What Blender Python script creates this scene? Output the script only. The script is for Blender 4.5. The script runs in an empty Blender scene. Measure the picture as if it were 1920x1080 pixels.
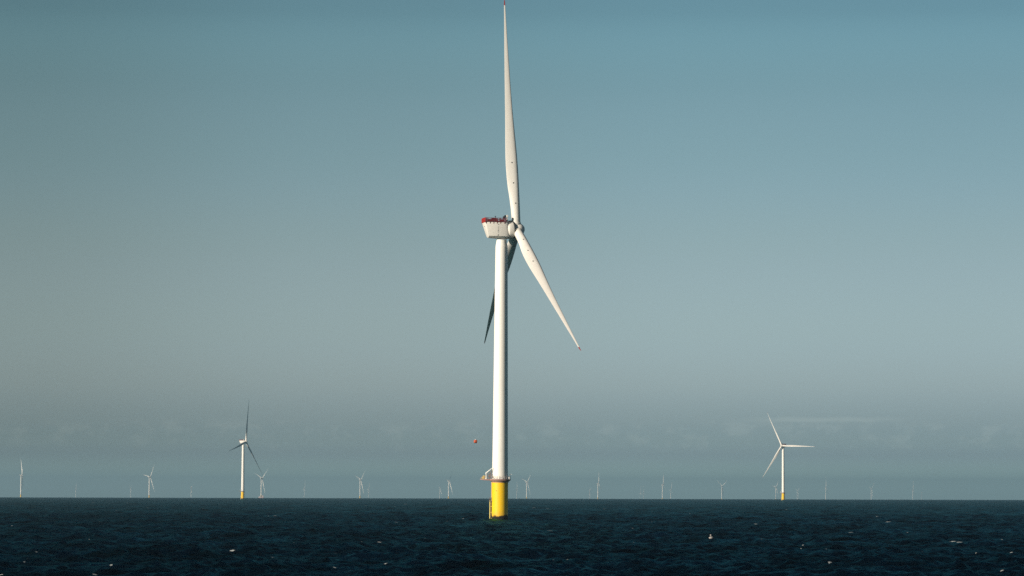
import bpy, bmesh, math, random
import numpy as np
from mathutils import Vector, Matrix

R = math.radians
PI = math.pi
random.seed(7)
rng = np.random.default_rng(11)
sc = bpy.context.scene
COL = sc.collection

# ------------------------------------------------------------------ place
F_PX = 6000.0                 # focal length in pixels of the 1920 wide photograph
RE = 7.4e6                    # earth radius with refraction: far turbines sink behind the horizon
CAM_H = 9.7
PITCH = math.atan(385.1 / F_PX)
ROLL = R(0.15)
DIP = math.sqrt(2 * CAM_H / RE)
SUN_AZ = R(232.0)             # clockwise from +Y, behind the camera and to its left
SUN_EL = R(19.0)

cam_data = bpy.data.cameras.new('camera')
cam = bpy.data.objects.new('camera', cam_data)
COL.objects.link(cam)
cam_data.sensor_width = 36.0
cam_data.lens = 36.0 * F_PX / 1920.0
cam_data.clip_start = 1.0
cam_data.clip_end = 120000.0
CAM_M = Matrix.Translation((0, 0, CAM_H)) @ Matrix.Rotation(PI / 2 + PITCH, 4, 'X') @ Matrix.Rotation(ROLL, 4, 'Z')
cam.matrix_world = CAM_M
sc.camera = cam


def ray(px, py):
    v = Vector(((px - 960) / F_PX, (540 - py) / F_PX, -1.0))
    return (CAM_M.to_3x3() @ v).normalized()


def sea_z(x, y):
    return -(x * x + y * y) / (2 * RE)


def ray_to_height(px, py, h):
    """point where the view ray meets the curved sea raised by h"""
    d = ray(px, py)
    hx = math.hypot(d.x, d.y)
    s = d.z / hx
    # CAM_H + s r = -r^2/(2RE) + h
    a, b, c = 1 / (2 * RE), s, CAM_H - h
    disc = b * b - 4 * a * c
    if disc < 0:
        return None
    r = (-b - math.sqrt(disc)) / (2 * a)
    return Vector((d.x / hx * r, d.y / hx * r, 0))


def horizon_py(px):
    lo, hi = 880.0, 1000.0
    for _ in range(40):
        m = (lo + hi) / 2
        d = ray(px, m)
        if d.z / math.hypot(d.x, d.y) > -DIP:
            lo = m
        else:
            hi = m
    return lo


# ------------------------------------------------------------------ render settings
sc.render.engine = 'CYCLES'
sc.view_settings.view_transform = 'Standard'
sc.view_settings.look = 'None'
sc.view_settings.exposure = 0.45
sc.view_settings.gamma = 1.0
sc.view_settings.use_curve_mapping = False
sc.cycles.max_bounces = 5
sc.cycles.diffuse_bounces = 2
sc.cycles.glossy_bounces = 2
sc.cycles.volume_bounces = 0
sc.cycles.use_denoising = False
sc.cycles.sample_clamp_indirect = 6.0

# ------------------------------------------------------------------ node helpers


def new_mat(name):
    m = bpy.data.materials.new(name)
    m.use_nodes = True
    nt = m.node_tree
    return m, nt, nt.nodes['Principled BSDF']


def nd(nt, kind, **kw):
    n = nt.nodes.new(kind)
    for k, v in kw.items():
        setattr(n, k, v)
    return n


def mix_rgb(nt, fac, a, b, blend='MIX'):
    n = nt.nodes.new('ShaderNodeMix')
    n.data_type = 'RGBA'
    n.blend_type = blend
    for sock, v in ((n.inputs[0], fac), (n.inputs[6], a), (n.inputs[7], b)):
        if hasattr(v, 'is_output'):
            nt.links.new(v, sock)
        elif isinstance(v, (int, float)):
            sock.default_value = v
        else:
            sock.default_value = (*v, 1)
    return n.outputs[2]


def math_n(nt, op, a, b=None, clamp=False):
    n = nt.nodes.new('ShaderNodeMath')
    n.operation = op
    n.use_clamp = clamp
    for sock, v in ((n.inputs[0], a), (n.inputs[1], b)):
        if v is None:
            continue
        if hasattr(v, 'is_output'):
            nt.links.new(v, sock)
        else:
            sock.default_value = v
    return n.outputs[0]


def map_range(nt, v, a, b, c=0.0, d=1.0, smooth=True):
    n = nt.nodes.new('ShaderNodeMapRange')
    n.interpolation_type = 'SMOOTHSTEP' if smooth else 'LINEAR'
    nt.links.new(v, n.inputs[0])
    for i, x in enumerate((a, b, c, d)):
        n.inputs[1 + i].default_value = x
    return n.outputs[0]


def noise(nt, vec, scale, detail=3.0, rough=0.55):
    n = nt.nodes.new('ShaderNodeTexNoise')
    n.inputs['Scale'].default_value = scale
    n.inputs['Detail'].default_value = detail
    n.inputs['Roughness'].default_value = rough
    if vec is not None:
        nt.links.new(vec, n.inputs['Vector'])
    return n.outputs['Fac']


def scaled_vec(nt, vec, s):
    n = nt.nodes.new('ShaderNodeVectorMath')
    n.operation = 'MULTIPLY'
    nt.links.new(vec, n.inputs[0])
    n.inputs[1].default_value = s
    return n.outputs[0]


def paint(name, color, rough=0.45, dirt=0.10, streak=(0.5, 0.5, 0.04), dirt_col=None, spec=0.4):
    """painted metal with faint vertical weather streaks and blotches"""
    m, nt, bs = new_mat(name)
    tc = nd(nt, 'ShaderNodeTexCoord')
    n1 = noise(nt, scaled_vec(nt, tc.outputs['Object'], streak), 2.0, 4.0)
    n2 = noise(nt, tc.outputs['Object'], 0.25, 3.0)
    f = math_n(nt, 'MULTIPLY', map_range(nt, n1, 0.45, 0.75), dirt)
    f2 = math_n(nt, 'MULTIPLY', map_range(nt, n2, 0.4, 0.7), dirt * 0.6)
    dc = dirt_col or tuple(c * 0.55 for c in color)
    c1 = mix_rgb(nt, f, color, dc)
    c2 = mix_rgb(nt, f2, c1, dc)
    nt.links.new(c2, bs.inputs['Base Color'])
    bs.inputs['Roughness'].default_value = rough
    bs.inputs['Specular IOR Level'].default_value = spec
    return m


WHITE = (0.78, 0.735, 0.665)
M = {}
M['tower'] = paint('white_tower_paint', WHITE, 0.5, 0.10)
M['blade'] = paint('white_blade_paint', (0.68, 0.64, 0.585), 0.45, 0.10, streak=(0.5, 0.5, 0.08))
M['nacelle'] = paint('white_nacelle_paint', (0.70, 0.655, 0.59), 0.5, 0.14, streak=(0.6, 0.6, 0.15))
M['red'] = paint('red_paint', (0.30, 0.014, 0.008), 0.5, 0.2)
M['dark_red'] = paint('dark_red_mesh_paint', (0.13, 0.011, 0.014), 0.6, 0.25)
M['dark'] = paint('dark_seal_and_fittings', (0.018, 0.02, 0.022), 0.7, 0.2)
M['steel'] = paint('galvanised_steel', (0.33, 0.30, 0.28), 0.55, 0.3)
M['rust'] = paint('rust_brown_steel', (0.20, 0.135, 0.115), 0.65, 0.4)
M['deck'] = paint('pinkish_deck_paint', (0.33, 0.20, 0.17), 0.65, 0.35)
M['crate'] = paint('yellow_crate_paint', (0.62, 0.42, 0.10), 0.55, 0.25)
M['crane'] = paint('white_crane_paint', (0.68, 0.66, 0.62), 0.45, 0.1)
M['pole_yellow'] = paint('pale_yellow_pole_paint', (0.70, 0.55, 0.16), 0.5, 0.25)
M['orange'] = paint('orange_float_paint', (0.50, 0.09, 0.03), 0.5, 0.15)
M['vessel'] = paint('pinkish_white_ship_paint', (0.55, 0.40, 0.37), 0.55, 0.2)


def foundation_mat():
    m, nt, bs = new_mat('yellow_foundation_paint')
    tc = nd(nt, 'ShaderNodeTexCoord')
    obj = tc.outputs['Object']
    sep = nd(nt, 'ShaderNodeSeparateXYZ')
    nt.links.new(obj, sep.inputs[0])
    n_edge = noise(nt, scaled_vec(nt, obj, (1, 1, 0.6)), 0.55, 4.0, 0.6)
    edge = math_n(nt, 'ADD', sep.outputs['Z'], math_n(nt, 'MULTIPLY', math_n(nt, 'SUBTRACT', n_edge, 0.5), -2.8))
    growth = map_range(nt, edge, 1.45, 1.95, 1.0, 0.0)
    wet = map_range(nt, edge, 2.1, 3.8, 1.0, 0.0)
    st = noise(nt, scaled_vec(nt, obj, (1.2, 1.2, 0.06)), 2.0, 4.0)
    yel = mix_rgb(nt, math_n(nt, 'MULTIPLY', map_range(nt, st, 0.5, 0.8), 0.14), (0.79, 0.475, 0.008), (0.45, 0.24, 0.03))
    yel = mix_rgb(nt, math_n(nt, 'MULTIPLY', wet, 0.35), yel, (0.52, 0.27, 0.05))
    gn = noise(nt, obj, 3.0, 3.0)
    gro = mix_rgb(nt, gn, (0.005, 0.005, 0.004), (0.018, 0.013, 0.007))
    c = mix_rgb(nt, growth, yel, gro)
    nt.links.new(c, bs.inputs['Base Color'])
    nt.links.new(math_n(nt, 'ADD', math_n(nt, 'MULTIPLY', growth, 0.4), 0.5), bs.inputs['Roughness'])
    bs.inputs['Specular IOR Level'].default_value = 0.3
    return m


M['foundation'] = foundation_mat()

# ------------------------------------------------------------------ mesh helpers


class MB:
    def __init__(self):
        self.bm = bmesh.new()

    def loft(self, rings, cap0=True, cap1=True, closed=True):
        bm = self.bm
        vr = [[bm.verts.new(p) for p in ring] for ring in rings]
        n = len(rings[0])
        for a, b in zip(vr, vr[1:]):
            for i in range(n):
                j = (i + 1) % n
                bm.faces.new((a[i], a[j], b[j], b[i]))
        if cap0:
            bm.faces.new(list(reversed(vr[0])))
        if cap1:
            bm.faces.new(vr[-1])
        return self

    def lathe(self, prof, seg=48, M4=None, cap0=True, cap1=True):
        rings = []
        for r, z in prof:
            ring = []
            for i in range(seg):
                a = 2 * PI * i / seg
                p = Vector((r * math.cos(a), r * math.sin(a), z))
                ring.append(M4 @ p if M4 else p)
            rings.append(ring)
        return self.loft(rings, cap0, cap1)

    def box(self, x0, x1, y0, y1, z0, z1, M4=None):
        pts = [(x0, y0), (x1, y0), (x1, y1), (x0, y1)]
        r0 = [Vector((x, y, z0)) for x, y in pts]
        r1 = [Vector((x, y, z1)) for x, y in pts]
        if M4:
            r0 = [M4 @ p for p in r0]
            r1 = [M4 @ p for p in r1]
        return self.loft([r0, r1])

    def tube(self, a, b, r, seg=8, r2=None):
        a, b = Vector(a), Vector(b)
        d = (b - a)
        q = d.to_track_quat('Z', 'Y').to_matrix().to_4x4()
        return self.lathe([(r, 0), (r if r2 is None else r2, d.length)], seg, Matrix.Translation(a) @ q)

    def ring_rail(self, rad, z, r, seg=48, a0=0.0, a1=2 * PI):
        n = max(2, int(seg * (a1 - a0) / (2 * PI)))
        for i in range(n):
            t0, t1 = a0 + (a1 - a0) * i / n, a0 + (a1 - a0) * (i + 1) / n
            self.tube((rad * math.cos(t0), rad * math.sin(t0), z), (rad * math.cos(t1), rad * math.sin(t1), z), r, 6)
        return self

    def mesh(self, name, mat, smooth=True, angle=40, bevel=0.0):
        bm = self.bm
        bmesh.ops.recalc_face_normals(bm, faces=bm.faces)
        if bevel:
            es = [e for e in bm.edges if len(e.link_faces) == 2 and e.calc_face_angle(0) > R(25)]
            bmesh.ops.bevel(bm, geom=es, offset=bevel, segments=2, affect='EDGES', profile=0.5)
        for f in bm.faces:
            f.smooth = smooth
        for e in bm.edges:
            if len(e.link_faces) == 2 and e.calc_face_angle(0) > R(angle):
                e.smooth = False
        me = bpy.data.meshes.new(name)
        bm.to_mesh(me)
        bm.free()
        me.materials.append(M[mat])
        return me


def put(name, me, parent=None, mat4=None):
    o = bpy.data.objects.new(name, me)
    COL.objects.link(o)
    if parent is not None:
        o.parent = parent
    if mat4 is not None:
        o.matrix_local = mat4
    return o


def tag(o, label=None, cat=None, group=None, kind=None):
    if label:
        o['label'] = label
    if cat:
        o['category'] = cat
    if group:
        o['group'] = group
    if kind:
        o['kind'] = kind
    return o


# ------------------------------------------------------------------ turbine meshes (metres, water level = 0)
HUB_Z = 105.5
HUB_X = 5.55
TOWER_TOP = 101.6
BLADE_L = 84.0
TILT = R(5.5)
CONE = R(1.27)

ME = {}

# foundation and tower
mb = MB().lathe([(2.94, -14), (2.94, 13.55), (3.02, 13.6), (3.02, 14.05), (2.94, 14.1), (2.94, 14.35)], 72)
ME['foundation'] = mb.mesh('foundation', 'foundation')
tw = MB()
prof = [(2.86, 14.9), (2.98, 14.95), (2.98, 15.15), (2.86, 15.2)]
for z in (31, 47, 66, 82):
    r_ = 2.84 - (z - 15) / 85.0 * 0.62 if z < 50 else 2.6 - (z - 50) / 50.0 * 0.4
    prof += [(r_, z - 0.07), (r_ + 0.012, z - 0.06), (r_ + 0.012, z + 0.06), (r_, z + 0.07)]
prof += [(2.2, 98.6), (2.16, 99.4), (1.86, 101.0), (1.86, TOWER_TOP)]
tw.lathe(prof, 72)
ME['tower'] = tw.mesh('tower', 'tower', angle=30)
dr = MB()
dd = Matrix.Rotation(R(-118), 4, 'Z')
dr.box(2.74, 2.90, -0.5, 0.5, 15.2, 17.5, dd)
ME['tower_door'] = dr.mesh('door', 'steel', bevel=0.04)

# work platform
pf = MB().lathe([(3.08, 13.7), (3.15, 14.0), (3.62, 14.36), (3.85, 14.40), (3.85, 14.86), (2.99, 14.88)], 64, cap0=False, cap1=False)
ME['deck'] = pf.mesh('deck', 'deck', angle=30)
rl = MB()
NP = 26
for i in range(NP):
    a = 2 * PI * (i + 0.4) / NP
    if abs(a - PI) < 0.25:
        continue
    p = (3.74 * math.cos(a), 3.74 * math.sin(a))
    rl.tube((*p, 14.7), (*p, 16.0), 0.055, 6)
for z in (15.25, 15.62, 16.0):
    rl.ring_rail(3.74, z, 0.035, 52, PI + 0.25, 3 * PI - 0.25)
ME['railing'] = rl.mesh('railing', 'steel')
# small lamp / fog signal box on the right end of the rail
lb = MB().tube((3.7, -0.4, 15.9), (3.7, -0.4, 16.7), 0.05, 6)
lb.box(3.35, 4.3, -0.55, -0.25, 16.55, 16.72)
lb.box(3.05, 3.55, -1.2, -0.7, 14.95, 15.75)
ME['signal_box'] = lb.mesh('signal_box', 'crane', bevel=0.03)
# lay-down deck reaching out to the left
ld = MB()
ld.loft([[Vector((-3.2, -1.5, 14.36)), Vector((-3.2, 1.5, 14.36)), Vector((-3.2, 1.5, 14.92)), Vector((-3.2, -1.5, 14.92))],
         [Vector((-6.0, -1.5, 14.52)), Vector((-6.0, 1.5, 14.52)), Vector((-6.0, 1.5, 14.92)), Vector((-6.0, -1.5, 14.92))],
         [Vector((-7.2, -1.0, 14.70)), Vector((-7.2, 1.0, 14.70)), Vector((-7.2, 1.0, 14.95)), Vector((-7.2, -1.0, 14.95))]])
ME['laydown_deck'] = ld.mesh('laydown_deck', 'deck', bevel=0.03)
lr = MB()
for x in (-3.9, -4.8, -5.7, -6.5):
    for y in (-1.42, 1.42):
        lr.tube((x, y * (1 if x > -6.2 else 0.85), 14.9), (x, y * (1 if x > -6.2 else 0.85), 16.0), 0.045, 6)
for y in (-1.42, 1.42):
    for z in (15.45, 16.0):
        lr.tube((-3.6, y, z), (-5.8, y, z), 0.035, 6)
        lr.tube((-5.8, y, z), (-7.1, y * 0.68, z - 0.45 * (z - 15) - 0.1), 0.035, 6)
for z in (15.1, 15.5):
    lr.tube((-7.1, -0.97, z), (-7.1, 0.97, z), 0.035, 6)
ME['laydown_railing'] = lr.mesh('laydown_railing', 'steel')
cr = MB()
cr.box(-6.6, -5.3, -1.2, 0.3, 14.96, 15.75)
cr.box(-6.2, -5.35, -1.0, 0.2, 15.76, 16.15)
ME['crate'] = cr.mesh('crate', 'crate', bevel=0.08)
# davit crane: post, folded boom, stays and winch
ME['crane_post'] = MB().lathe([(0.36, 0), (0.36, 0.2), (0.26, 0.25), (0.22, 2.1), (0.26, 2.15), (0.26, 2.4)], 16,
                              Matrix.Translation((-4.95, -1.2, 14.93))).mesh('crane_post', 'crane')
bo = MB()
v0, v1 = Vector((-5.05, -1.2, 17.05)), Vector((-2.75, -1.9, 18.95))
d = (v1 - v0)
T = Matrix.Translation(v0) @ d.to_track_quat('Z', 'Y').to_matrix().to_4x4()
bo.loft([[T @ Vector((x * s, y * s, z)) for x, y in ((-.19, -.16), (.19, -.16), (.19, .16), (-.19, .16))]
         for z, s in ((-0.25, 0.9), (0.3, 1.1), (d.length, 0.6))])
ME['crane_boom'] = bo.mesh('crane_boom', 'crane', bevel=0.02)
bw = MB()
bw.box(-4.3, -3.4, -1.5, -0.8, 15.7, 16.3)
bw.tube((-4.5, -1.2, 15.0), (-3.0, -1.7, 18.2), 0.07, 6)
bw.tube((-3.9, -1.2, 15.0), (-3.0, -1.7, 18.2), 0.07, 6)
bw.tube((-4.7, -1.2, 16.6), (-3.2, -1.6, 17.3), 0.06, 6)
bw.tube((-4.5, -1.2, 16.9), (-3.3, -1.6, 15.6), 0.06, 6)
bw.tube((-4.0, -1.2, 17.5), (-3.4, -1.5, 16.2), 0.06, 6)
bw.tube((-3.2, -1.6, 16.8), (-2.6, -1.9, 15.4), 0.10, 6)
bw.tube((-3.55, -1.15, 16.9), (-3.55, -1.15, 15.0), 0.13, 8)
ME['crane_stays'] = bw.mesh('crane_stays', 'rust')

# boat landing
bl = MB()
for y in (-0.85, 0.85):
    bl.tube((-3.55, y, -2.5), (-3.55, y, 7.2), 0.17, 12)
    for z in (0.8, 2.9, 5.0, 6.9):
        bl.tube((-2.8, y * 0.8, z), (-3.55, y, z), 0.11, 8)
ME['fender'] = bl.mesh('fender', 'pole_yellow')
la = MB()
for y in (-0.25, 0.25):
    la.tube((-3.2, y, -1.5), (-3.2, y, 8.2), 0.05, 6)
for i in range(26):
    la.tube((-3.2, -0.25, 0.4 + i * 0.3), (-3.2, 0.25, 0.4 + i * 0.3), 0.03, 5)
ME['ladder'] = la.mesh('ladder', 'rust')
rp = MB()
rp.box(-3.85, -2.9, -1.1, 1.1, 6.85, 7.0)
for x, y in ((-3.8, -1.05), (-3.8, 1.05), (-3.8, 0), (-3.0, -1.05), (-3.0, 1.05)):
    rp.tube((x, y, 7.0), (x, y, 8.3), 0.055, 6)
for z in (7.6, 8.25):
    rp.tube((-3.8, -1.05, z), (-3.8, 1.05, z), 0.045, 6)
    rp.tube((-3.8, -1.05, z), (-2.9, -1.05, z), 0.045, 6)
    rp.tube((-3.8, 1.05, z), (-2.9, 1.05, z), 0.045, 6)
ME['landing_platform'] = rp.mesh('landing_platform', 'rust')
jt = MB()
jt.tube((-3.05, -0.55, 7.0), (-3.05, -0.55, 13.9), 0.09, 8)
for z in (8.5, 10.7, 12.9):
    jt.tube((-2.85, -0.5, z), (-3.05, -0.55, z), 0.06, 6)
ME['cable_pipe'] = jt.mesh('cable_pipe', 'pole_yellow')
fd = MB()
fd.lathe([(0.17, -0.04), (0.17, 0.05)], 12, Matrix.Translation((-1.25, -2.66, 10.7)) @ Matrix.Rotation(R(25), 4, 'Z') @ Matrix.Rotation(PI / 2, 4, 'X'))
ME['cable_port'] = fd.mesh('cable_port', 'dark')

# nacelle, in its own frame: +x towards the rotor, tower axis at x = 0, z from the water


def nac_section(xt, xb, wt, wb, zt, zs, zb, wk):
    """octagon-like section: top edge at xt, bottom at xb"""
    def x(z):
        return xb + (xt - xb) * (z - zb) / (zt - zb)
    pts = [(wk, zb), (wb, zs), (wt, zt - 0.25), (wt - 0.25, zt)]
    ring = [Vector((x(z), y, z)) for y, z in pts] + [Vector((x(z), -y, z)) for y, z in reversed(pts)]
    return ring


na = MB()
na.loft([nac_section(-6.75, -5.15, 2.75, 1.75, 107.85, 102.95, 102.4, 0.6),
         nac_section(-6.65, -5.05, 2.95, 2.0, 107.85, 102.85, 102.25, 0.8),
         nac_section(-2.5, -2.0, 3.0, 2.85, 107.85, 102.75, 102.1, 1.45),
         nac_section(0.6, 0.9, 2.95, 2.9, 107.85, 102.7, 101.95, 1.4),
         nac_section(1.55, 2.1, 2.72, 2.68, 107.85, 102.7, 101.9, 1.2)])
ME['nacelle'] = na.mesh('nacelle', 'nacelle', angle=25, bevel=0.05)
VENTS = []
for z in (107.0, 106.0, 105.3, 104.75, 104.2, 103.3, 102.95):
    vt = MB().box(-2.1, -1.72, -3.06 + (107.85 - z) * 0.035, -2.60, z - 0.09, z + 0.09)
    VENTS.append(vt.mesh('vent', 'dark', bevel=0.01))
vt = MB().lathe([(0.14, -0.05), (0.14, 0.05)], 12, Matrix.Translation((-6.40, -0.2, 106.35)) @ Matrix.Rotation(PI / 2, 4, 'Y'))
ME['rear_vent'] = vt.mesh('rear_vent', 'dark', bevel=0.01)
# helicopter hoisting platform: solid red rear panel, dark red mesh sides
hp = MB()
hp.box(-6.86, -6.70, -2.98, 2.98, 107.72, 109.42)
ME['end_panel'] = hp.mesh('end_panel', 'red', bevel=0.03)
hs = MB()
for y in (-2.99, 2.99):
    x = -6.65
    k = 0
    while x < 0.9:
        long = k % 4 == 0
        hs.box(x, x + (0.14 if k % 3 else 0.2), y - 0.06, y + 0.06, 107.25 if long else 107.95, 109.32 - 0.05 * (k % 2))
        x += 0.26 + (0.22 if k % 5 == 3 else 0) + (0.3 if k in (3, 4, 17) else 0)
        k += 1
    for z in (108.05, 108.7, 109.3):
        hs.box(-6.68, 0.95, y - 0.05, y + 0.05, z - 0.06, z + 0.06)
    hs.box(-4.6, -2.6, y - 0.03, y + 0.03, 108.0, 109.3)
    hs.box(-1.2, 0.1, y - 0.03, y + 0.03, 108.0, 108.7)
for z in (108.05, 108.7, 109.3):
    hs.box(0.95, 1.05, -2.95, 2.95, z - 0.06, z + 0.06)
hs.box(-6.6, 0.9, -2.9, 2.9, 107.87, 107.97)
ME['hoist_railing'] = hs.mesh('hoist_railing', 'dark_red')
ins = MB()
ins.box(0.0, 0.75, -2.6, -1.7, 109.2, 110.0)
ins.box(0.55, 1.05, -2.4, -1.5, 109.6, 110.45)
ins.tube((0.3, -2.0, 107.9), (0.3, -2.0, 109.5), 0.12, 8)
an = MB().lathe([(0.09, 107.9), (0.09, 109.7), (0.24, 109.75), (0.24, 110.0), (0.1, 110.1)], 10, Matrix.Translation((-2.9, -2.2, 0)))
ME['antenna'] = an.mesh('antenna', 'dark')
ME['mast'] = ins.mesh('mast', 'dark', bevel=0.02)
ib = MB()
ib.box(1.15, 1.85, -2.5, -1.6, 109.6, 110.5)
ib.box(1.25, 1.75, -2.4, -1.7, 107.9, 109.4)
ME['sensor_box'] = ib.mesh('sensor_box', 'nacelle', bevel=0.06)

TILT_M = Matrix.Translation((0, 0, HUB_Z - 0.55)) @ Matrix.Rotation(-TILT, 4, 'Y')
AXIS_M = TILT_M @ Matrix.Rotation(PI / 2, 4, 'Y')       # lathe z -> rotor axis
ge = MB().lathe([(2.2, 1.6), (2.95, 1.95), (3.16, 2.2), (3.2, 2.5), (3.2, 3.9), (3.08, 4.15), (2.5, 4.2)], 64, AXIS_M)
ME['generator'] = ge.mesh('generator', 'nacelle', angle=35)
gs = MB().lathe([(2.45, 4.15), (3.22, 4.22), (3.22, 4.40), (2.4, 4.48)], 48, AXIS_M)
gs.box(1.75, 3.9, -1.1, 1.1, 3.0, 3.40, TILT_M)  # plain dark box along the top of the drum, besides the ring
ME['generator_seal_and_box'] = gs.mesh('generator_seal_and_box', 'dark', bevel=0.03)

# hub: rounded casting with three blade sockets
ROT_M = TILT_M @ Matrix.Translation((HUB_X, 0, 0))      # rotor centre, x = axis
hb = MB()
hprof = [(0.05, -1.25), (1.9, -1.2), (2.15, -0.9), (2.3, -0.2), (2.35, 0.5), (2.25, 1.2), (1.95, 1.9), (1.45, 2.5), (0.8, 2.9), (0.05, 3.0)]
hb.lathe(hprof, 48, ROT_M @ Matrix.Rotation(PI / 2, 4, 'Y'))
ME['hub'] = hb.mesh('hub', 'nacelle', angle=35)


def socket_mesh():
    s = MB().lathe([(1.72, 0.6), (1.72, 2.25), (1.78, 2.3), (1.78, 2.5), (1.5, 2.52)], 40)
    return s.mesh('blade_socket', 'nacelle', angle=35)


ME['blade_socket'] = socket_mesh()

# blade: span z, leading edge +x, thickness y; r, LE, TE, relative thickness
BT = [(2.45, 1.58, -1.58, 1.0), (4.5, 1.60, -1.60, 1.0), (8.0, 1.66, -1.74, 0.86), (11.5, 1.70, -2.02, 0.68), (15.5, 1.74, -2.45, 0.52),
      (19, 1.74, -2.66, 0.43), (23, 1.70, -2.76, 0.37), (27, 1.60, -2.72, 0.33), (32, 1.36, -2.52, 0.29), (37, 1.10, -2.26, 0.26),
      (43, 0.82, -2.00, 0.24), (49, 0.62, -1.77, 0.22), (57, 0.44, -1.46, 0.21), (66, 0.29, -1.08, 0.20), (73, 0.17, -0.76, 0.19),
      (78.5, 0.11, -0.52, 0.18), (81.6, 0.09, -0.40, 0.18), (81.6001, 0.09, -0.40, 0.18), (83.2, 0.05, -0.25, 0.18), (84.0, 0.0, -0.08, 0.2)]


def blade_ring(r, le, te, th, n=32):
    ch = le - te
    cx = (le + te) / 2
    t = max(0.0, min(1.0, (1.0 - th) / 0.55))
    pts = []
    for i in range(n):
        a = 2 * PI * i / n
        ux = math.cos(a)
        # chordwise 0 at LE .. 1 at TE
        s = (1 - ux) / 2
        y_air = 5 * th * (0.2969 * math.sqrt(max(s, 0)) - 0.126 * s - 0.3516 * s * s + 0.2843 * s ** 3 - 0.1015 * s ** 4) * ch
        y_air = y_air * (1.0 if math.sin(a) >= 0 else -0.85)
        y_el = math.sin(a) * ch * th / 2
        pts.append(Vector((cx + ux * ch / 2, y_el * (1 - t) + y_air * t, r)))
    return pts


def blade_parts(n, bend=0.0):
    """bend: metres the tip hangs out of the straight blade axis"""
    def ring(b):
        return [Vector((p.x, p.y + bend * (p.z / BLADE_L) ** 2.2, p.z)) for p in blade_ring(*b, n=n)]
    body = [ring(b) for b in BT if b[0] < 81.60005]
    tip = [ring(b) for b in BT if b[0] > 81.60005]
    b = MB().loft(body).mesh('blade', 'blade', angle=50)
    t = MB().loft(tip).mesh('blade_tip', 'red', angle=50)
    return b, t


ME['blade'], ME['blade_tip'] = blade_parts(32)
ME['blade_low'], ME['blade_tip_low'] = blade_parts(12)
BENT = [(ME['blade'], ME['blade_tip']), blade_parts(32, -1.1), blade_parts(32, 1.1)]
MARKS = []
for r in (9.6, 17.0, 24.4):
    row = None
    for b0, b1_ in zip(BT, BT[1:]):
        if b0[0] <= r <= b1_[0]:
            u = (r - b0[0]) / (b1_[0] - b0[0])
            row = [b0[k] + (b1_[k] - b0[k]) * u for k in range(4)]
    ring = blade_ring(*row, n=64)
    for sgn in (1, -1):
        p = min([q for q in ring if q.y * sgn > 0], key=lambda q: abs(q.x - (row[1] + row[2]) / 2 - 0.05))
        mk = MB().lathe([(0.24, -0.12), (0.24, 0.05)], 12, Matrix.Translation(p) @ Matrix.Rotation(-sgn * PI / 2, 4, 'X'))
        MARKS.append(mk.mesh('access_marker', 'dark'))


def blade_matrix(phi, pitch):
    return ROT_M @ Matrix.Rotation(R(phi), 4, 'X') @ Matrix.Rotation(CONE, 4, 'Y') @ Matrix.Rotation(R(pitch), 4, 'Z')


def build_turbine(base, yaw, phis, label, group, detail=2, pitch=(0, 0, 0), lean=0.0, crane_rot=0.0, span=1.0):
    """detail 2: everything, 1: no small fittings, 0: main parts only"""
    root = bpy.data.objects.new('wind_turbine', None)
    COL.objects.link(root)
    root.empty_display_size = 5
    root.location = base
    root.rotation_euler = (0, R(lean), 0)
    tag(root, label, 'wind turbine', group)
    Y = Matrix.Rotation(R(yaw), 4, 'Z')
    C = Matrix.Rotation(R(crane_rot), 4, 'Z')
    fo = put('foundation', ME['foundation'], root)
    put('tower', ME['tower'], root)
    dk = put('platform', ME['deck'], root)
    if detail >= 1:
        put('railing', ME['railing'], dk, C)
        put('laydown_deck', ME['laydown_deck'], dk, C)
        put('crane_post', ME['crane_post'], dk, C)
        put('crane_boom', ME['crane_boom'], dk, C)
        bf = put('fender', ME['fender'], fo, C)
    if detail >= 2:
        put('laydown_railing', ME['laydown_railing'], dk, C)
        put('crane_stays', ME['crane_stays'], dk, C)
        put('crate', ME['crate'], dk, C)
        put('signal_box', ME['signal_box'], dk)
        put('ladder', ME['ladder'], fo, C)
        put('landing_platform', ME['landing_platform'], fo, C)
        put('cable_pipe', ME['cable_pipe'], fo, C)
        put('cable_port', ME['cable_port'], fo)
    nc = put('nacelle', ME['nacelle'], root, Y)
    ge_ = put('generator', ME['generator'], root, Y)
    hub = put('hub', ME['hub'], root, Y)
    if detail >= 1:
        put('end_panel', ME['end_panel'], nc)
        put('hoist_railing', ME['hoist_railing'], nc)
        put('mast', ME['mast'], nc)
        put('sensor_box', ME['sensor_box'], nc)
        put('seal_ring_and_box', ME['generator_seal_and_box'], ge_)
    if detail >= 2:
        for v_ in VENTS:
            put('vent', v_, nc)
        put('rear_vent', ME['rear_vent'], nc)
        put('antenna', ME['antenna'], nc)
    lo = '' if detail >= 1 else '_low'
    for bi, (phi, pit) in enumerate(zip(phis, pitch)):
        bm4 = blade_matrix(phi, pit)
        if detail >= 1:
            put('blade_socket', ME['blade_socket'], hub, bm4)
        bme, tme = BENT[bi] if detail >= 2 else (ME['blade' + lo], ME['blade_tip' + lo])
        bl_ = put('blade', bme, root, Y @ bm4 @ Matrix.Scale(span, 4, (0, 0, 1)))
        put('blade_tip', tme, bl_)
        if detail >= 2:
            for m_ in MARKS:
                put('access_marker', m_, bl_)
    return root


# ------------------------------------------------------------------ turbines
D1 = 1158.0
p = ray(937.0, 974.0)
h_ = math.hypot(p.x, p.y)
b1 = Vector((p.x / h_ * D1, p.y / h_ * D1, 0))
b1.z = sea_z(b1.x, b1.y)
MAIN = build_turbine(b1, 13.4, (3.5, 123.5, 243.5),
                     'large white wind turbine on a bright yellow foundation, nearest and tallest, in the middle', None, 2, lean=0.22)


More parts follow.
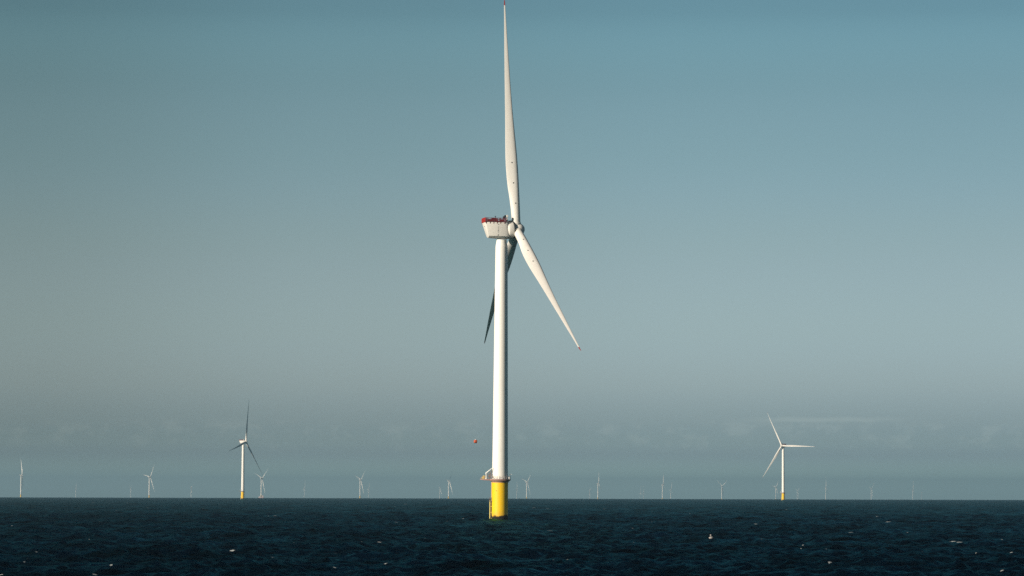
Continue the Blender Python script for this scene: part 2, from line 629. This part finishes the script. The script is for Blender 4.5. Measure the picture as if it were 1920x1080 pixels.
def place_by_hub(px, py_hub, extra=0.0):
    """tower foot from the pixel column and the height of the hub above the horizon line"""
    H = horizon_py(px) - py_hub
    lo, hi = 2000.0, 60000.0
    for _ in range(60):
        m = (lo + hi) / 2
        v = ((HUB_Z - CAM_H) / m - m / (2 * RE) + DIP) * F_PX
        if v > H:
            lo = m
        else:
            hi = m
    d = lo
    q = ray(px, horizon_py(px))
    h = math.hypot(q.x, q.y)
    b = Vector((q.x / h * d, q.y / h * d, 0))
    b.z = sea_z(b.x, b.y)
    return b


G = 'distant wind turbines along the horizon'
build_turbine(place_by_hub(455.0, 829.0), -20.5, (-17, -137, 103),
              'yellow footed white wind turbine left of the big one, dark blade crossing its tower', G, 1, pitch=(80, 92, 85), lean=0.1, crane_rot=20)
build_turbine(place_by_hub(1468.6, 836.5), 237.0, (-92, 28, 148),
              'yellow footed white wind turbine right of the big one, one blade held horizontal', G, 1, pitch=(52, 52, 52), crane_rot=-25, span=0.88)

FAR = [
    (39.0, 891.5, 13, (-22, 98, 218), 0, 'pale wind turbine nearest the left edge of the picture, one blade pointing up'),
    (279.7, 894.7, 34, (38, 158, 278), 0, 'slim pale wind turbine left of the left yellow footed one, blade raised to the right'),
    (489.7, 897.0, 37, (50, 170, 290), 0, 'pale wind turbine with a reddish vessel at its foot, beside the left yellow footed one'),
    (675.0, 899.8, 30, (48, 168, 288), 0, 'pale wind turbine midway between left yellow footed one and big one, blades opening right'),
    (841.0, 901.8, 24, (40, 160, 280), 0, 'pale wind turbine closest to the big one on its left side'),
    (987.3, 904.2, 27, (45, 165, 285), 0, 'pale wind turbine first clear one right of the big one, blade hanging beside tower'),
    (1121.0, 906.8, 17, (15, 135, 255), 0, 'thin pale wind turbine second clear one to the right of the big one'),
    (1242.0, 909.0, 17, (14, 134, 254), 0, 'pale wind turbine with one blade pointing up, paired with a fainter one on its right'),
    (1353.3, 911.3, 30, (60, 180, 300), 0, 'pale wind turbine left of right yellow footed one, blade hanging along its tower'),
    (1548.0, 914.3, 15, (10, 130, 250), 0, 'pale wind turbine, first clear one right of the right yellow footed one, blade upright'),
    (1633.5, 916.8, 25, (50, 170, 290), 0, 'pale wind turbine second right of the right yellow footed one, blades opening right'),
    (1711.5, 919.0, 14, (13, 133, 253), 0, 'pale wind turbine furthest right of the clear ones, one blade raised'),
    (141.8, 917.4, 20, (18, 138, 258), 0, 'faint wind turbine in the left part of the picture, alone between two clearer ones'),
    (244.6, 915.8, 24, (60, 180, 300), 0, 'faint wind turbine just left of the slim one with a raised blade'),
    (358.2, 914.0, 20, (70, 190, 310), 0, 'faint wind turbine between the slim one and the left yellow footed one'),
    (570.5, 915.5, 22, (18, 138, 258), 0, 'very faint wind turbine in the gap right of the one with a reddish vessel'),
    (690.6, 917.2, 24, (28, 148, 268), 0, 'faint wind turbine just right of the one with blades opening right'),
    (824.4, 914.2, 24, (38, 158, 278), 0, 'faint wind turbine just left of the clear one beside the big one'),
    (968.7, 917.5, 20, (5, 125, 245), 0, 'faint wind turbine close to the right side of the big yellow foundation'),
    (1105.3, 919.3, 22, (70, 190, 310), 0, 'faint wind turbine just left of the thin second clear one'),
    (1200.5, 924.0, 22, (20, 140, 260), 0, 'left one of two tiny faint wind turbines standing side by side'),
    (1206.3, 924.5, 22, (5, 125, 245), 0, 'right one of two tiny faint wind turbines standing side by side'),
    (1257.5, 918.0, 24, (25, 145, 265), 0, 'faint wind turbine on the right of the one with one blade pointing up'),
    (1454.5, 913.8, 32, (40, 160, 280), 0, 'faint wind turbine under the lower left blade of the right yellow footed one'),
    (1495.0, 921.0, 24, (50, 170, 290), 0, 'faint wind turbine close to the right of the right yellow footed one'),
    (1727.8, 928.0, 20, (15, 135, 255), 0, 'tiny faint wind turbine, the last one towards the right edge'),
]


def best_pitch(yaw, phis):
    """blade pitch at which the raised and hanging blades catch the sun"""
    s = Vector((math.sin(SUN_AZ) * math.cos(SUN_EL), math.cos(SUN_AZ) * math.cos(SUN_EL), math.sin(SUN_EL)))
    best = (-1, 0)
    for pit in range(0, 180, 10):
        sc_ = 0
        for wgt, ph in zip((1.0, 0.5, -0.6), phis):
            n = (Matrix.Rotation(R(yaw), 4, 'Z') @ blade_matrix(ph, pit)).to_3x3() @ Vector((0, 1, 0))
            if n.y > 0:
                n = -n
            sc_ += wgt * -n.y * max(0.0, n.dot(s))
        best = max(best, (sc_, pit))
    return best[1]


FAR_BASE = {}
for px, py, yaw, phis, det, lab in FAR:
    b = place_by_hub(px, py)
    FAR_BASE[px] = b
    pit = best_pitch(yaw, phis)
    t_ = build_turbine(b, yaw, phis, lab, G, det, pitch=(pit,) * 3)
    if py > 912.5:
        t_.scale = (0.78, 0.78, 1.0)      # narrowed to look fainter, haze fading put into the shape

# ------------------------------------------------------------------ vessel at the foot of a far turbine
vb = FAR_BASE[489.7].copy()
dv = math.hypot(vb.x, vb.y)
vb = vb * ((dv - 300) / dv)
q = ray(490.3, 931)
vb.x = q.x / math.hypot(q.x, q.y) * (dv - 300)
vb.y = q.y / math.hypot(q.x, q.y) * (dv - 300)
vb.z = sea_z(vb.x, vb.y)
ves = bpy.data.objects.new('service_vessel', None)
COL.objects.link(ves)
ves.location = vb
tag(ves, 'small pinkish white vessel at the foot of a far turbine on the horizon', 'boat')
hl = MB()
secs = []
for x, w, zt in ((-15, 4.0, 5.2), (-12, 4.6, 5.2), (6, 4.6, 5.2), (11, 3.4, 6.0), (15.5, 0.3, 7.2)):
    secs.append([Vector((x, -w * 0.7, -1.5)), Vector((x, w * 0.7, -1.5)), Vector((x, w, zt)), Vector((x, -w, zt))])
hl.loft(secs)
put('hull', hl.mesh('hull', 'vessel', bevel=0.1), ves)
wh = MB()
wh.box(4.0, 10.5, -3.2, 3.2, 5.25, 11.5)
wh.box(5.0, 9.5, -2.6, 2.6, 11.55, 14.5)
wh.tube((7, 0, 14.5), (7, 0, 19), 0.25, 6)
put('wheelhouse', wh.mesh('wheelhouse', 'vessel', bevel=0.1), ves)
cg = MB()
cg.box(-13, -7.5, -3.5, 3.5, 5.25, 11.0)
cg.box(-6.8, -1.5, -3.5, 3.5, 5.25, 9.0)
put('deck_cargo', cg.mesh('deck_cargo', 'vessel', bevel=0.1), ves)

# ------------------------------------------------------------------ orange float hanging in the air left of the tower
q = ray(891.6, 827.6)
of = bpy.data.objects.new('orange_float', None)
COL.objects.link(of)
of.location = Vector((0, 0, CAM_H)) + q * 1120.0
of.rotation_euler = (0, 0, R(18))
of.scale = (0.80, 0.80, 0.80)
tag(of, 'small orange red float hanging in the air left of the big tower', 'float')


def superring(w, z, e=0.42, n=28):
    pts = []
    for i in range(n):
        a = 2 * PI * i / n
        c, s = math.cos(a), math.sin(a)
        pts.append(Vector((w * math.copysign(abs(c) ** e, c), w * math.copysign(abs(s) ** e, s), z)))
    return pts


fb = MB().loft([superring(0.45, -0.62), superring(0.64, -0.52), superring(0.68, -0.2), superring(0.68, 0.25), superring(0.60, 0.52), superring(0.34, 0.66)])
put('float_body', fb.mesh('float_body', 'orange', angle=50), of)
fc = MB().lathe([(0.34, 0.66), (0.32, 0.74), (0.16, 0.80), (0.05, 0.98)], 16)
put('top_cap', fc.mesh('top_cap', 'crane'), of)
fr = MB().loft([superring(0.50, -0.80), superring(0.56, -0.74), superring(0.56, -0.63)])
put('bottom_ring', fr.mesh('bottom_ring', 'dark'), of)

# ------------------------------------------------------------------ small buoy, right foreground
bp = ray_to_height(1333.5, 1011.5, 0.25)
bu = bpy.data.objects.new('buoy', None)
COL.objects.link(bu)
bu.location = (bp.x, bp.y, sea_z(bp.x, bp.y) + 0.2)
bu.rotation_euler = (R(4), R(-6), 0)
bu.scale = (0.7, 0.7, 0.7)
tag(bu, 'small dark buoy with a pale top floating right of the yellow foundation', 'buoy')
put('buoy_body', MB().lathe([(0.2, -0.7), (0.95, -0.45), (1.0, 0.05), (0.85, 0.3), (0.5, 0.45), (0.3, 0.5)], 24).mesh('buoy_body', 'dark'), bu)
bt = MB().lathe([(0.62, 0.45), (0.64, 0.75), (0.35, 0.9), (0.1, 0.95)], 16)
bt.tube((0, 0, 0.9), (0, 0, 1.2), 0.06, 6)
bt.lathe([(0.12, 1.2), (0.24, 1.25), (0.24, 1.5), (0.05, 1.6)], 12)
put('buoy_top', bt.mesh('buoy_top', 'steel'), bu)

# ------------------------------------------------------------------ sea
# whitecaps: pixel position in the photograph (where that wave broke) and width in pixels
CAPS = [(52, 939, 3), (174, 942, 5), (238, 943, 4), (236, 954, 5), (197, 958, 4), (210, 957.5, 5), (218, 957, 4), (276, 952, 3), (298, 962.7, 4),
        (318, 963, 5), (261, 979, 7), (32, 979, 7), (22, 985, 5), (32, 990, 4), (168, 1010, 6), (183, 998.7, 9), (110, 999, 3), (71, 1034, 5),
        (411, 944, 5), (380, 953, 5), (521, 954, 3), (547, 954, 4), (504, 967, 3), (515, 967, 9), (597, 979, 3), (635, 982, 3), (602, 1023, 4),
        (624, 1037, 4), (437, 1031, 8), (625, 1063, 8), (133, 1074, 5), (181, 1076, 4), (3, 1077, 9),
        (760, 945, 6), (740, 950, 4), (831, 966, 7), (810, 968.7, 4), (869, 972, 5), (888, 974, 15), (743, 979, 7), (742, 985, 5), (775, 979, 4),
        (709, 1016, 8), (937, 1005, 8), (867, 1004, 3), (1001, 952, 8), (1027, 953.7, 8), (965, 950, 4), (1028, 941, 4), (1036, 941, 4),
        (1120, 953, 6), (1133, 954, 6), (1153, 966.7, 4), (1147, 971, 6), (1166, 984, 11), (1203, 949, 5), (1033, 995, 10), (1171, 1018, 5),
        (1190, 1017, 4), (718, 1056, 7), (778, 1059, 5), (1015, 1055, 6), (1037, 1049, 3),
        (1291, 957, 4), (1474, 955, 5), (1510, 962, 5), (1552, 969, 4), (1703, 943.7, 4), (1735, 943.7, 4), (1733, 950, 4), (1812, 961, 4),
        (1893, 947, 4), (1654, 965, 8), (1643, 968, 5), (1675, 970, 4), (1665, 978, 9), (1787, 977, 5), (1417, 982, 7), (1532, 989, 11),
        (1593, 998, 16), (1610, 1002, 9), (1622, 993, 4), (1640, 994, 4), (1687, 998, 4), (1700, 998, 4), (1697, 1012, 8), (1688, 1016, 5),
        (1789, 1014.5, 9), (1801, 1016, 13), (1830, 1018, 8), (1876, 1011, 5), (1897, 1035, 6), (1727, 1034, 6), (1699, 1040, 4),
        (1742, 1045, 6), (1667, 1043, 5), (1667, 1051, 4), (1573, 1034, 17), (1553, 1053, 5), (1403, 1054, 6), (1347, 1042, 4), (1732, 1054, 4),
        (1830, 1036, 3), (1502, 1028, 4), (1345, 1013, 13)]


for _ in range(70):               # smaller flecks of foam between them
    CAPS.append((rng.uniform(0, 1920), 943 + 135 * rng.random() ** 1.2, rng.uniform(2.0, 4.0)))


def build_sea():
    # polar grid round the camera, fine inside the view (with a wide margin), coarse elsewhere
    fine = np.arange(-13.0, 13.0, 0.0258)
    out, a, st = [], 13.0, 0.0258
    while a < 180.0:
        out.append(a)
        st = min(st * 1.35, 5.0)
        a += st
    out = np.array(out[:-1])
    ang = np.radians(np.concatenate([-out[::-1], fine, out]))
    rr, r = [], 25.0
    while r < 42000:
        rr.append(r)
        if r < 260:
            k = 0.014
        elif r < 1500:
            k = 0.0013
        elif r < 3000:
            k = 0.0022
        elif r < 13500:
            k = 0.0042
        else:
            k = 0.05
        r *= 1 + k
    rr = np.array(rr)
    na_, nr = len(ang), len(rr)
    A, RR = np.meshgrid(ang, rr)
    X = (RR * np.sin(A)).astype(np.float32)
    Y = (RR * np.cos(A)).astype(np.float32)
    drad = np.gradient(rr)
    dang = np.gradient(np.degrees(ang))
    # wave components, wind blowing from right (and slightly far) to left
    ncomp = 150
    lam = 1.7 * (42.0 / 1.7) ** rng.random(ncomp)
    k = 2 * PI / lam
    th = R(193) + rng.normal(0, R(38), ncomp) * np.clip(1.25 - lam / 80, 0.6, 1.3)
    ph = rng.random(ncomp) * 2 * PI
    amp = 0.0085 * lam / (1 + (lam / 9.5) ** 1.2) * (0.6 + 0.8 * rng.random(ncomp))
    Z = np.zeros_like(X)
    DX = np.zeros_like(X)
    DY = np.zeros_like(X)
    # only where the grid can carry the wave
    for i in range(ncomp):
        cell = np.maximum(drad[:, None], 0) * np.ones((1, 1))
        w_r = np.clip((lam[i] / np.maximum(drad, 1e-3) - 1.9) / 1.6, 0.0, 1.0)
        rows = np.nonzero(w_r > 0)[0]
        if len(rows) == 0:
            continue
        r0, r1 = rows[0], rows[-1] + 1
        cols_w = np.clip((lam[i] / np.maximum(np.radians(dang) * 700, 1e-3) - 2.2) / 2.5, 0, 1)
        c = np.nonzero(cols_w > 0)[0]
        c0, c1 = c[0], c[-1] + 1
        dx, dy = math.cos(th[i]), math.sin(th[i])
        P = (k[i] * (dx * X[r0:r1, c0:c1] + dy * Y[r0:r1, c0:c1]) + ph[i]).astype(np.float32)
        W = (w_r[r0:r1, None] * cols_w[None, c0:c1] * amp[i]).astype(np.float32)
        S = np.sin(P)
        Z[r0:r1, c0:c1] += W * S
        Cc = np.cos(P) * W * 0.8
        DX[r0:r1, c0:c1] += Cc * dx
        DY[r0:r1, c0:c1] += Cc * dy
    print('sea', na_, nr, 'wave std', float(Z[(rr > 350) & (rr < 700)][:, 200:800].std()))
    FO = np.zeros_like(X)
    for (cx, cy, wpx) in CAPS:
        hz = 0.26
        pt = ray_to_height(cx, cy, hz)
        if pt is None:
            continue
        d = math.hypot(pt.x, pt.y)
        a0 = math.atan2(pt.x, pt.y)
        sx = max(wpx * d / F_PX * 0.55, 0.22)
        i0 = np.searchsorted(rr, d)
        drl = drad[min(i0, nr - 1)]
        sy = max(0.9, 1.2 * drl)
        wx = max(1.6 * sx, 1.4)
        ia0, ia1 = np.searchsorted(ang, (a0 - 5 * wx / d, a0 + 5 * wx / d))
        ir0, ir1 = np.searchsorted(rr, (d - 6 * sy - 8, d + 6 * sy + 8))
        sl = (slice(ir0, ir1), slice(ia0, ia1))
        tilt_ = rng.uniform(-0.9, 0.9)
        u = (A[sl] - a0) * d
        v = RR[sl] - d - tilt_ * u
        w = np.exp(-(u / (2.0 * wx)) ** 2 - (v / (2.2 * sy)) ** 2)
        skew = 1.0 - 0.35 * np.tanh(u / (sx + 0.1)) * np.sign(tilt_ + 0.01)
        Z[sl] = Z[sl] * (1 - w) + w * hz * skew
        fo = np.exp(-np.abs(u / sx) ** 2.5 - np.abs((v + 0.5 * sy) / (0.8 * sy)) ** 3)
        FO[sl] = np.maximum(FO[sl], fo * (0.62 + 0.4 * min(1, wpx / 9.0)))
    # thin churned water round the nearest foundation
    du = (X - b1.x)
    dvv = (Y - b1.y)
    FO = np.maximum(FO, 0.30 * np.exp(-(np.hypot(du, dvv * 0.35) / 5.0) ** 4))
    Zs = Z - (X.astype(np.float64) ** 2 + Y.astype(np.float64) ** 2) / (2 * RE)
    co = np.empty((nr * na_ + 1, 3), np.float32)
    co[:-1, 0] = (X + DX).ravel()
    co[:-1, 1] = (Y + DY).ravel()
    co[:-1, 2] = Zs.ravel()
    co[-1] = (0, 0, 0)
    I = np.arange(nr * na_).reshape(nr, na_)
    In = np.roll(I, -1, axis=1)
    quads = np.stack([I[:-1], In[:-1], In[1:], I[1:]], -1).reshape(-1, 4)[:, ::-1]
    tris = np.stack([In[0], I[0], np.full(na_, nr * na_)], -1)[:, ::-1]
    nq, ntr = len(quads), len(tris)
    me = bpy.data.meshes.new('sea')
    me.vertices.add(len(co))
    me.vertices.foreach_set('co', co.ravel())
    loops = np.concatenate([quads.ravel(), tris.ravel()]).astype(np.int32)
    me.loops.add(len(loops))
    me.loops.foreach_set('vertex_index', loops)
    me.polygons.add(nq + ntr)
    starts = np.concatenate([np.arange(nq) * 4, nq * 4 + np.arange(ntr) * 3]).astype(np.int32)
    me.polygons.foreach_set('loop_start', starts)
    me.polygons.foreach_set('use_smooth', np.ones(nq + ntr, bool))
    me.update(calc_edges=True)
    at = me.attributes.new('foam', 'FLOAT', 'POINT')
    at.data.foreach_set('value', np.concatenate([FO.ravel(), [0]]).astype(np.float32))
    return me


def sea_mat():
    m, nt, bs = new_mat('sea_water')
    geo = nd(nt, 'ShaderNodeNewGeometry')
    pos = geo.outputs['Position']
    cold = noise(nt, scaled_vec(nt, pos, (1, 1, 0)), 0.004, 3.0)
    base = mix_rgb(nt, cold, (0.0003, 0.0022, 0.0030), (0.0005, 0.0034, 0.0045))
    att = nd(nt, 'ShaderNodeAttribute', attribute_name='foam')
    fn = noise(nt, scaled_vec(nt, pos, (1.0, 0.45, 1.0)), 3.2, 4.0, 0.65)
    fsum = math_n(nt, 'ADD', att.outputs['Fac'], math_n(nt, 'MULTIPLY', math_n(nt, 'SUBTRACT', fn, 0.5), 1.5))
    fmask = math_n(nt, 'MULTIPLY', map_range(nt, fsum, 0.40, 0.72), math_n(nt, 'GREATER_THAN', att.outputs['Fac'], 0.04))
    b1n = noise(nt, scaled_vec(nt, pos, (1.0, 0.55, 1.0)), 0.9, 5.0, 0.62)
    b2n = noise(nt, scaled_vec(nt, pos, (0.16, 0.09, 0.16)), 1.0, 4.0, 0.6)
    bp1 = nd(nt, 'ShaderNodeBump')
    bp1.inputs['Strength'].default_value = 1.0
    bp1.inputs['Distance'].default_value = 0.42
    nt.links.new(b1n, bp1.inputs['Height'])
    bp2 = nd(nt, 'ShaderNodeBump')
    bp2.inputs['Strength'].default_value = 1.0
    bp2.inputs['Distance'].default_value = 1.6
    nt.links.new(b2n, bp2.inputs['Height'])
    nt.links.new(bp1.outputs[0], bp2.inputs['Normal'])
    nrm = bp2.outputs[0]
    # dark upwelling water body, a polarised (dimmed, teal) surface reflection, dry white foam
    nt.nodes.remove(bs)
    body = nd(nt, 'ShaderNodeBsdfDiffuse')
    nt.links.new(base, body.inputs['Color'])
    gl = nd(nt, 'ShaderNodeBsdfGlossy')
    # cat's-paws: patches of water ruffled differently by the wind
    g1 = noise(nt, scaled_vec(nt, pos, (0.075, 0.020, 0.05)), 1.0, 5.0, 0.7)
    g2 = noise(nt, scaled_vec(nt, pos, (0.010, 0.004, 0.01)), 1.0, 3.0, 0.6)
    gust = math_n(nt, 'MULTIPLY', map_range(nt, g1, 0.34, 0.68, 0.30, 1.65, smooth=False), map_range(nt, g2, 0.3, 0.7, 0.8, 1.2))
    gcol = nd(nt, 'ShaderNodeVectorMath', operation='SCALE')
    gcol.inputs[0].default_value = (0.030, 0.110, 0.130)
    nt.links.new(gust, gcol.inputs['Scale'])
    nt.links.new(gcol.outputs[0], gl.inputs['Color'])
    gl.inputs['Roughness'].default_value = 0.14
    nt.links.new(nrm, gl.inputs['Normal'])
    fr_ = nd(nt, 'ShaderNodeFresnel')
    fr_.inputs['IOR'].default_value = 1.333
    nt.links.new(nrm, fr_.inputs['Normal'])
    wat = nd(nt, 'ShaderNodeMixShader')
    nt.links.new(math_n(nt, 'POWER', fr_.outputs[0], 1.7), wat.inputs[0])
    nt.links.new(body.outputs[0], wat.inputs[1])
    nt.links.new(gl.outputs[0], wat.inputs[2])
    foam = nd(nt, 'ShaderNodeBsdfDiffuse')
    foam.inputs['Color'].default_value = (0.40, 0.42, 0.41, 1)
    fin = nd(nt, 'ShaderNodeMixShader')
    nt.links.new(fmask, fin.inputs[0])
    nt.links.new(wat.outputs[0], fin.inputs[1])
    nt.links.new(foam.outputs[0], fin.inputs[2])
    nt.links.new(fin.outputs[0], nt.nodes['Material Output'].inputs['Surface'])
    return m


M['sea'] = sea_mat()
sea_me = build_sea()
sea_me.materials.append(M['sea'])
tag(put('sea', sea_me), 'dark teal choppy open sea with scattered small whitecaps', 'sea', kind='structure')

# ------------------------------------------------------------------ haze over the sea
HZ_TOP = 215.0
hm = bpy.data.materials.new('sea_haze')
hm.use_nodes = True
nt = hm.node_tree
nt.nodes.remove(nt.nodes['Principled BSDF'])
pv = nd(nt, 'ShaderNodeVolumePrincipled')
pv.inputs['Color'].default_value = (0.52, 0.80, 0.98, 1)
pv.inputs['Density'].default_value = 4.9e-5
pv.inputs['Anisotropy'].default_value = 0.42
nt.links.new(pv.outputs[0], nt.nodes['Material Output'].inputs['Volume'])
M['haze'] = hm
hz = MB().box(-43000, 43000, -43000, 43000, -130, HZ_TOP)
tag(put('haze', hz.mesh('haze', 'haze', smooth=False)), 'thin pale sea haze fading the far turbines', 'haze', kind='stuff')

# ------------------------------------------------------------------ sky and sun
w = bpy.data.worlds.new('World')
sc.world = w
w.use_nodes = True
nt = w.node_tree
bg = nt.nodes['Background']
sky = nd(nt, 'ShaderNodeTexSky', sky_type='NISHITA', sun_disc=False)
sky.sun_elevation = SUN_EL
sky.sun_rotation = SUN_AZ
sky.air_density = 1.0
sky.dust_density = 0.6
sky.ozone_density = 2.0
tc = nd(nt, 'ShaderNodeTexCoord')
dirv = tc.outputs['Generated']
sep = nd(nt, 'ShaderNodeSeparateXYZ')
nt.links.new(dirv, sep.inputs[0])
elev = math_n(nt, 'MULTIPLY', math_n(nt, 'ARCSINE', sep.outputs['Z']), 180 / PI)
azim = math_n(nt, 'MULTIPLY', math_n(nt, 'ARCTAN2', sep.outputs['X'], sep.outputs['Y']), 180 / PI)
rampn = nd(nt, 'ShaderNodeValToRGB')
nt.links.new(map_range(nt, elev, 0.0, 20.0, 0, 1, smooth=False), rampn.inputs[0])
cr_ = rampn.color_ramp
cr_.interpolation = 'CARDINAL'
STOPS = [(0.105, (1.631, 2.528, 3.333)), (0.344, (1.309, 1.982, 2.63)), (0.63, (0.874, 1.237, 1.854)), (0.898, (0.802, 1.109, 1.64)), (1.203, (0.792, 1.045, 1.541)), (1.872, (0.939, 1.127, 1.551)), (2.827, (1.03, 1.172, 1.464)), (4.259, (1.015, 1.108, 1.235)), (5.691, (0.923, 1.062, 1.113)), (7.124, (0.842, 1.02, 1.011)), (8.556, (0.708, 0.951, 0.928)), (20.0, (0.2, 0.29, 0.34))]
while len(cr_.elements) < len(STOPS):
    cr_.elements.new(0.5)
for e, (p_, c_) in zip(cr_.elements, STOPS):
    e.position = p_ / 20.0
    e.color = (*[v * 0.25 for v in c_], 1)
sky4 = scaled_vec(nt, sky.outputs[0], (4.0, 4.0, 4.0))
col = mix_rgb(nt, 1.0, sky4, rampn.outputs[0], 'MULTIPLY')
rampa = nd(nt, 'ShaderNodeValToRGB')      # clearer and bluer air away from the sun
nt.links.new(map_range(nt, azim, -30.0, 30.0, 0, 1, smooth=False), rampa.inputs[0])
ca_ = rampa.color_ramp
ca_.interpolation = 'EASE'
AZ = [(-14.0, (0.72, 0.69, 0.64)), (-9.0, (0.80, 0.775, 0.735)), (-3.0, (0.95, 0.93, 0.91)), (3.0, (1.0, 1.0, 1.0)), (9.0, (0.96, 0.965, 0.975))]
while len(ca_.elements) < len(AZ):
    ca_.elements.new(0.5)
for e, (p_, c_) in zip(ca_.elements, AZ):
    e.position = (p_ + 30) / 60.0
    e.color = (*c_, 1)
col = mix_rgb(nt, map_range(nt, elev, 11.0, 25.0, 1.0, 0.0), col, mix_rgb(nt, 1.0, col, rampa.outputs[0], 'MULTIPLY'))
# faint low cloud tops over the far haze
cv = nd(nt, 'ShaderNodeCombineXYZ')
nt.links.new(math_n(nt, 'MULTIPLY', azim, 1.1), cv.inputs[0])
nt.links.new(math_n(nt, 'MULTIPLY', elev, 1.5), cv.inputs[1])
cn = noise(nt, cv.outputs[0], 1.9, 6.0, 0.62)
cn2 = noise(nt, scaled_vec(nt, cv.outputs[0], (0.35, 0.35, 1.0)), 1.2, 3.0, 0.5)
edge = math_n(nt, 'ADD', elev, math_n(nt, 'ADD', math_n(nt, 'MULTIPLY', math_n(nt, 'SUBTRACT', cn, 0.5), 0.55), math_n(nt, 'MULTIPLY', math_n(nt, 'SUBTRACT', cn2, 0.5), 0.35)))
puff = math_n(nt, 'MULTIPLY', map_range(nt, edge, 0.72, 1.10), map_range(nt, edge, 1.22, 1.40, 1.0, 0.0))
lit = math_n(nt, 'MULTIPLY', puff, map_range(nt, cn, 0.46, 0.66))
col = mix_rgb(nt, math_n(nt, 'MULTIPLY', lit, 0.52), col, mix_rgb(nt, 1.0, col, (1.30, 1.22, 1.18), 'MULTIPLY'))
# one thin sunlit streak of stratus on the top of the bank
stn = math_n(nt, 'ADD', elev, math_n(nt, 'MULTIPLY', math_n(nt, 'SUBTRACT', cn, 0.5), 0.10))
streak = math_n(nt, 'MULTIPLY', map_range(nt, stn, 1.26, 1.32), map_range(nt, stn, 1.32, 1.40, 1.0, 0.0))
streak = math_n(nt, 'MULTIPLY', streak, math_n(nt, 'MULTIPLY', map_range(nt, azim, 3.9, 5.0), map_range(nt, azim, 5.9, 7.4, 1.0, 0.0)))
col = mix_rgb(nt, math_n(nt, 'MULTIPLY', streak, 0.7), col, mix_rgb(nt, 1.0, col, (1.26, 1.20, 1.16), 'MULTIPLY'))
nt.links.new(col, bg.inputs['Color'])
bg.inputs['Strength'].default_value = 0.05

sl = bpy.data.lights.new('sun', 'SUN')
sl.energy = 5.0
sl.angle = R(0.53)
sl.color = (1.0, 0.905, 0.77)
so = bpy.data.objects.new('sun', sl)
COL.objects.link(so)
sd = Vector((math.sin(SUN_AZ) * math.cos(SUN_EL), math.cos(SUN_AZ) * math.cos(SUN_EL), math.sin(SUN_EL)))
so.rotation_euler = sd.to_track_quat('Z', 'Y').to_euler()
so.location = (0, -100, 300)
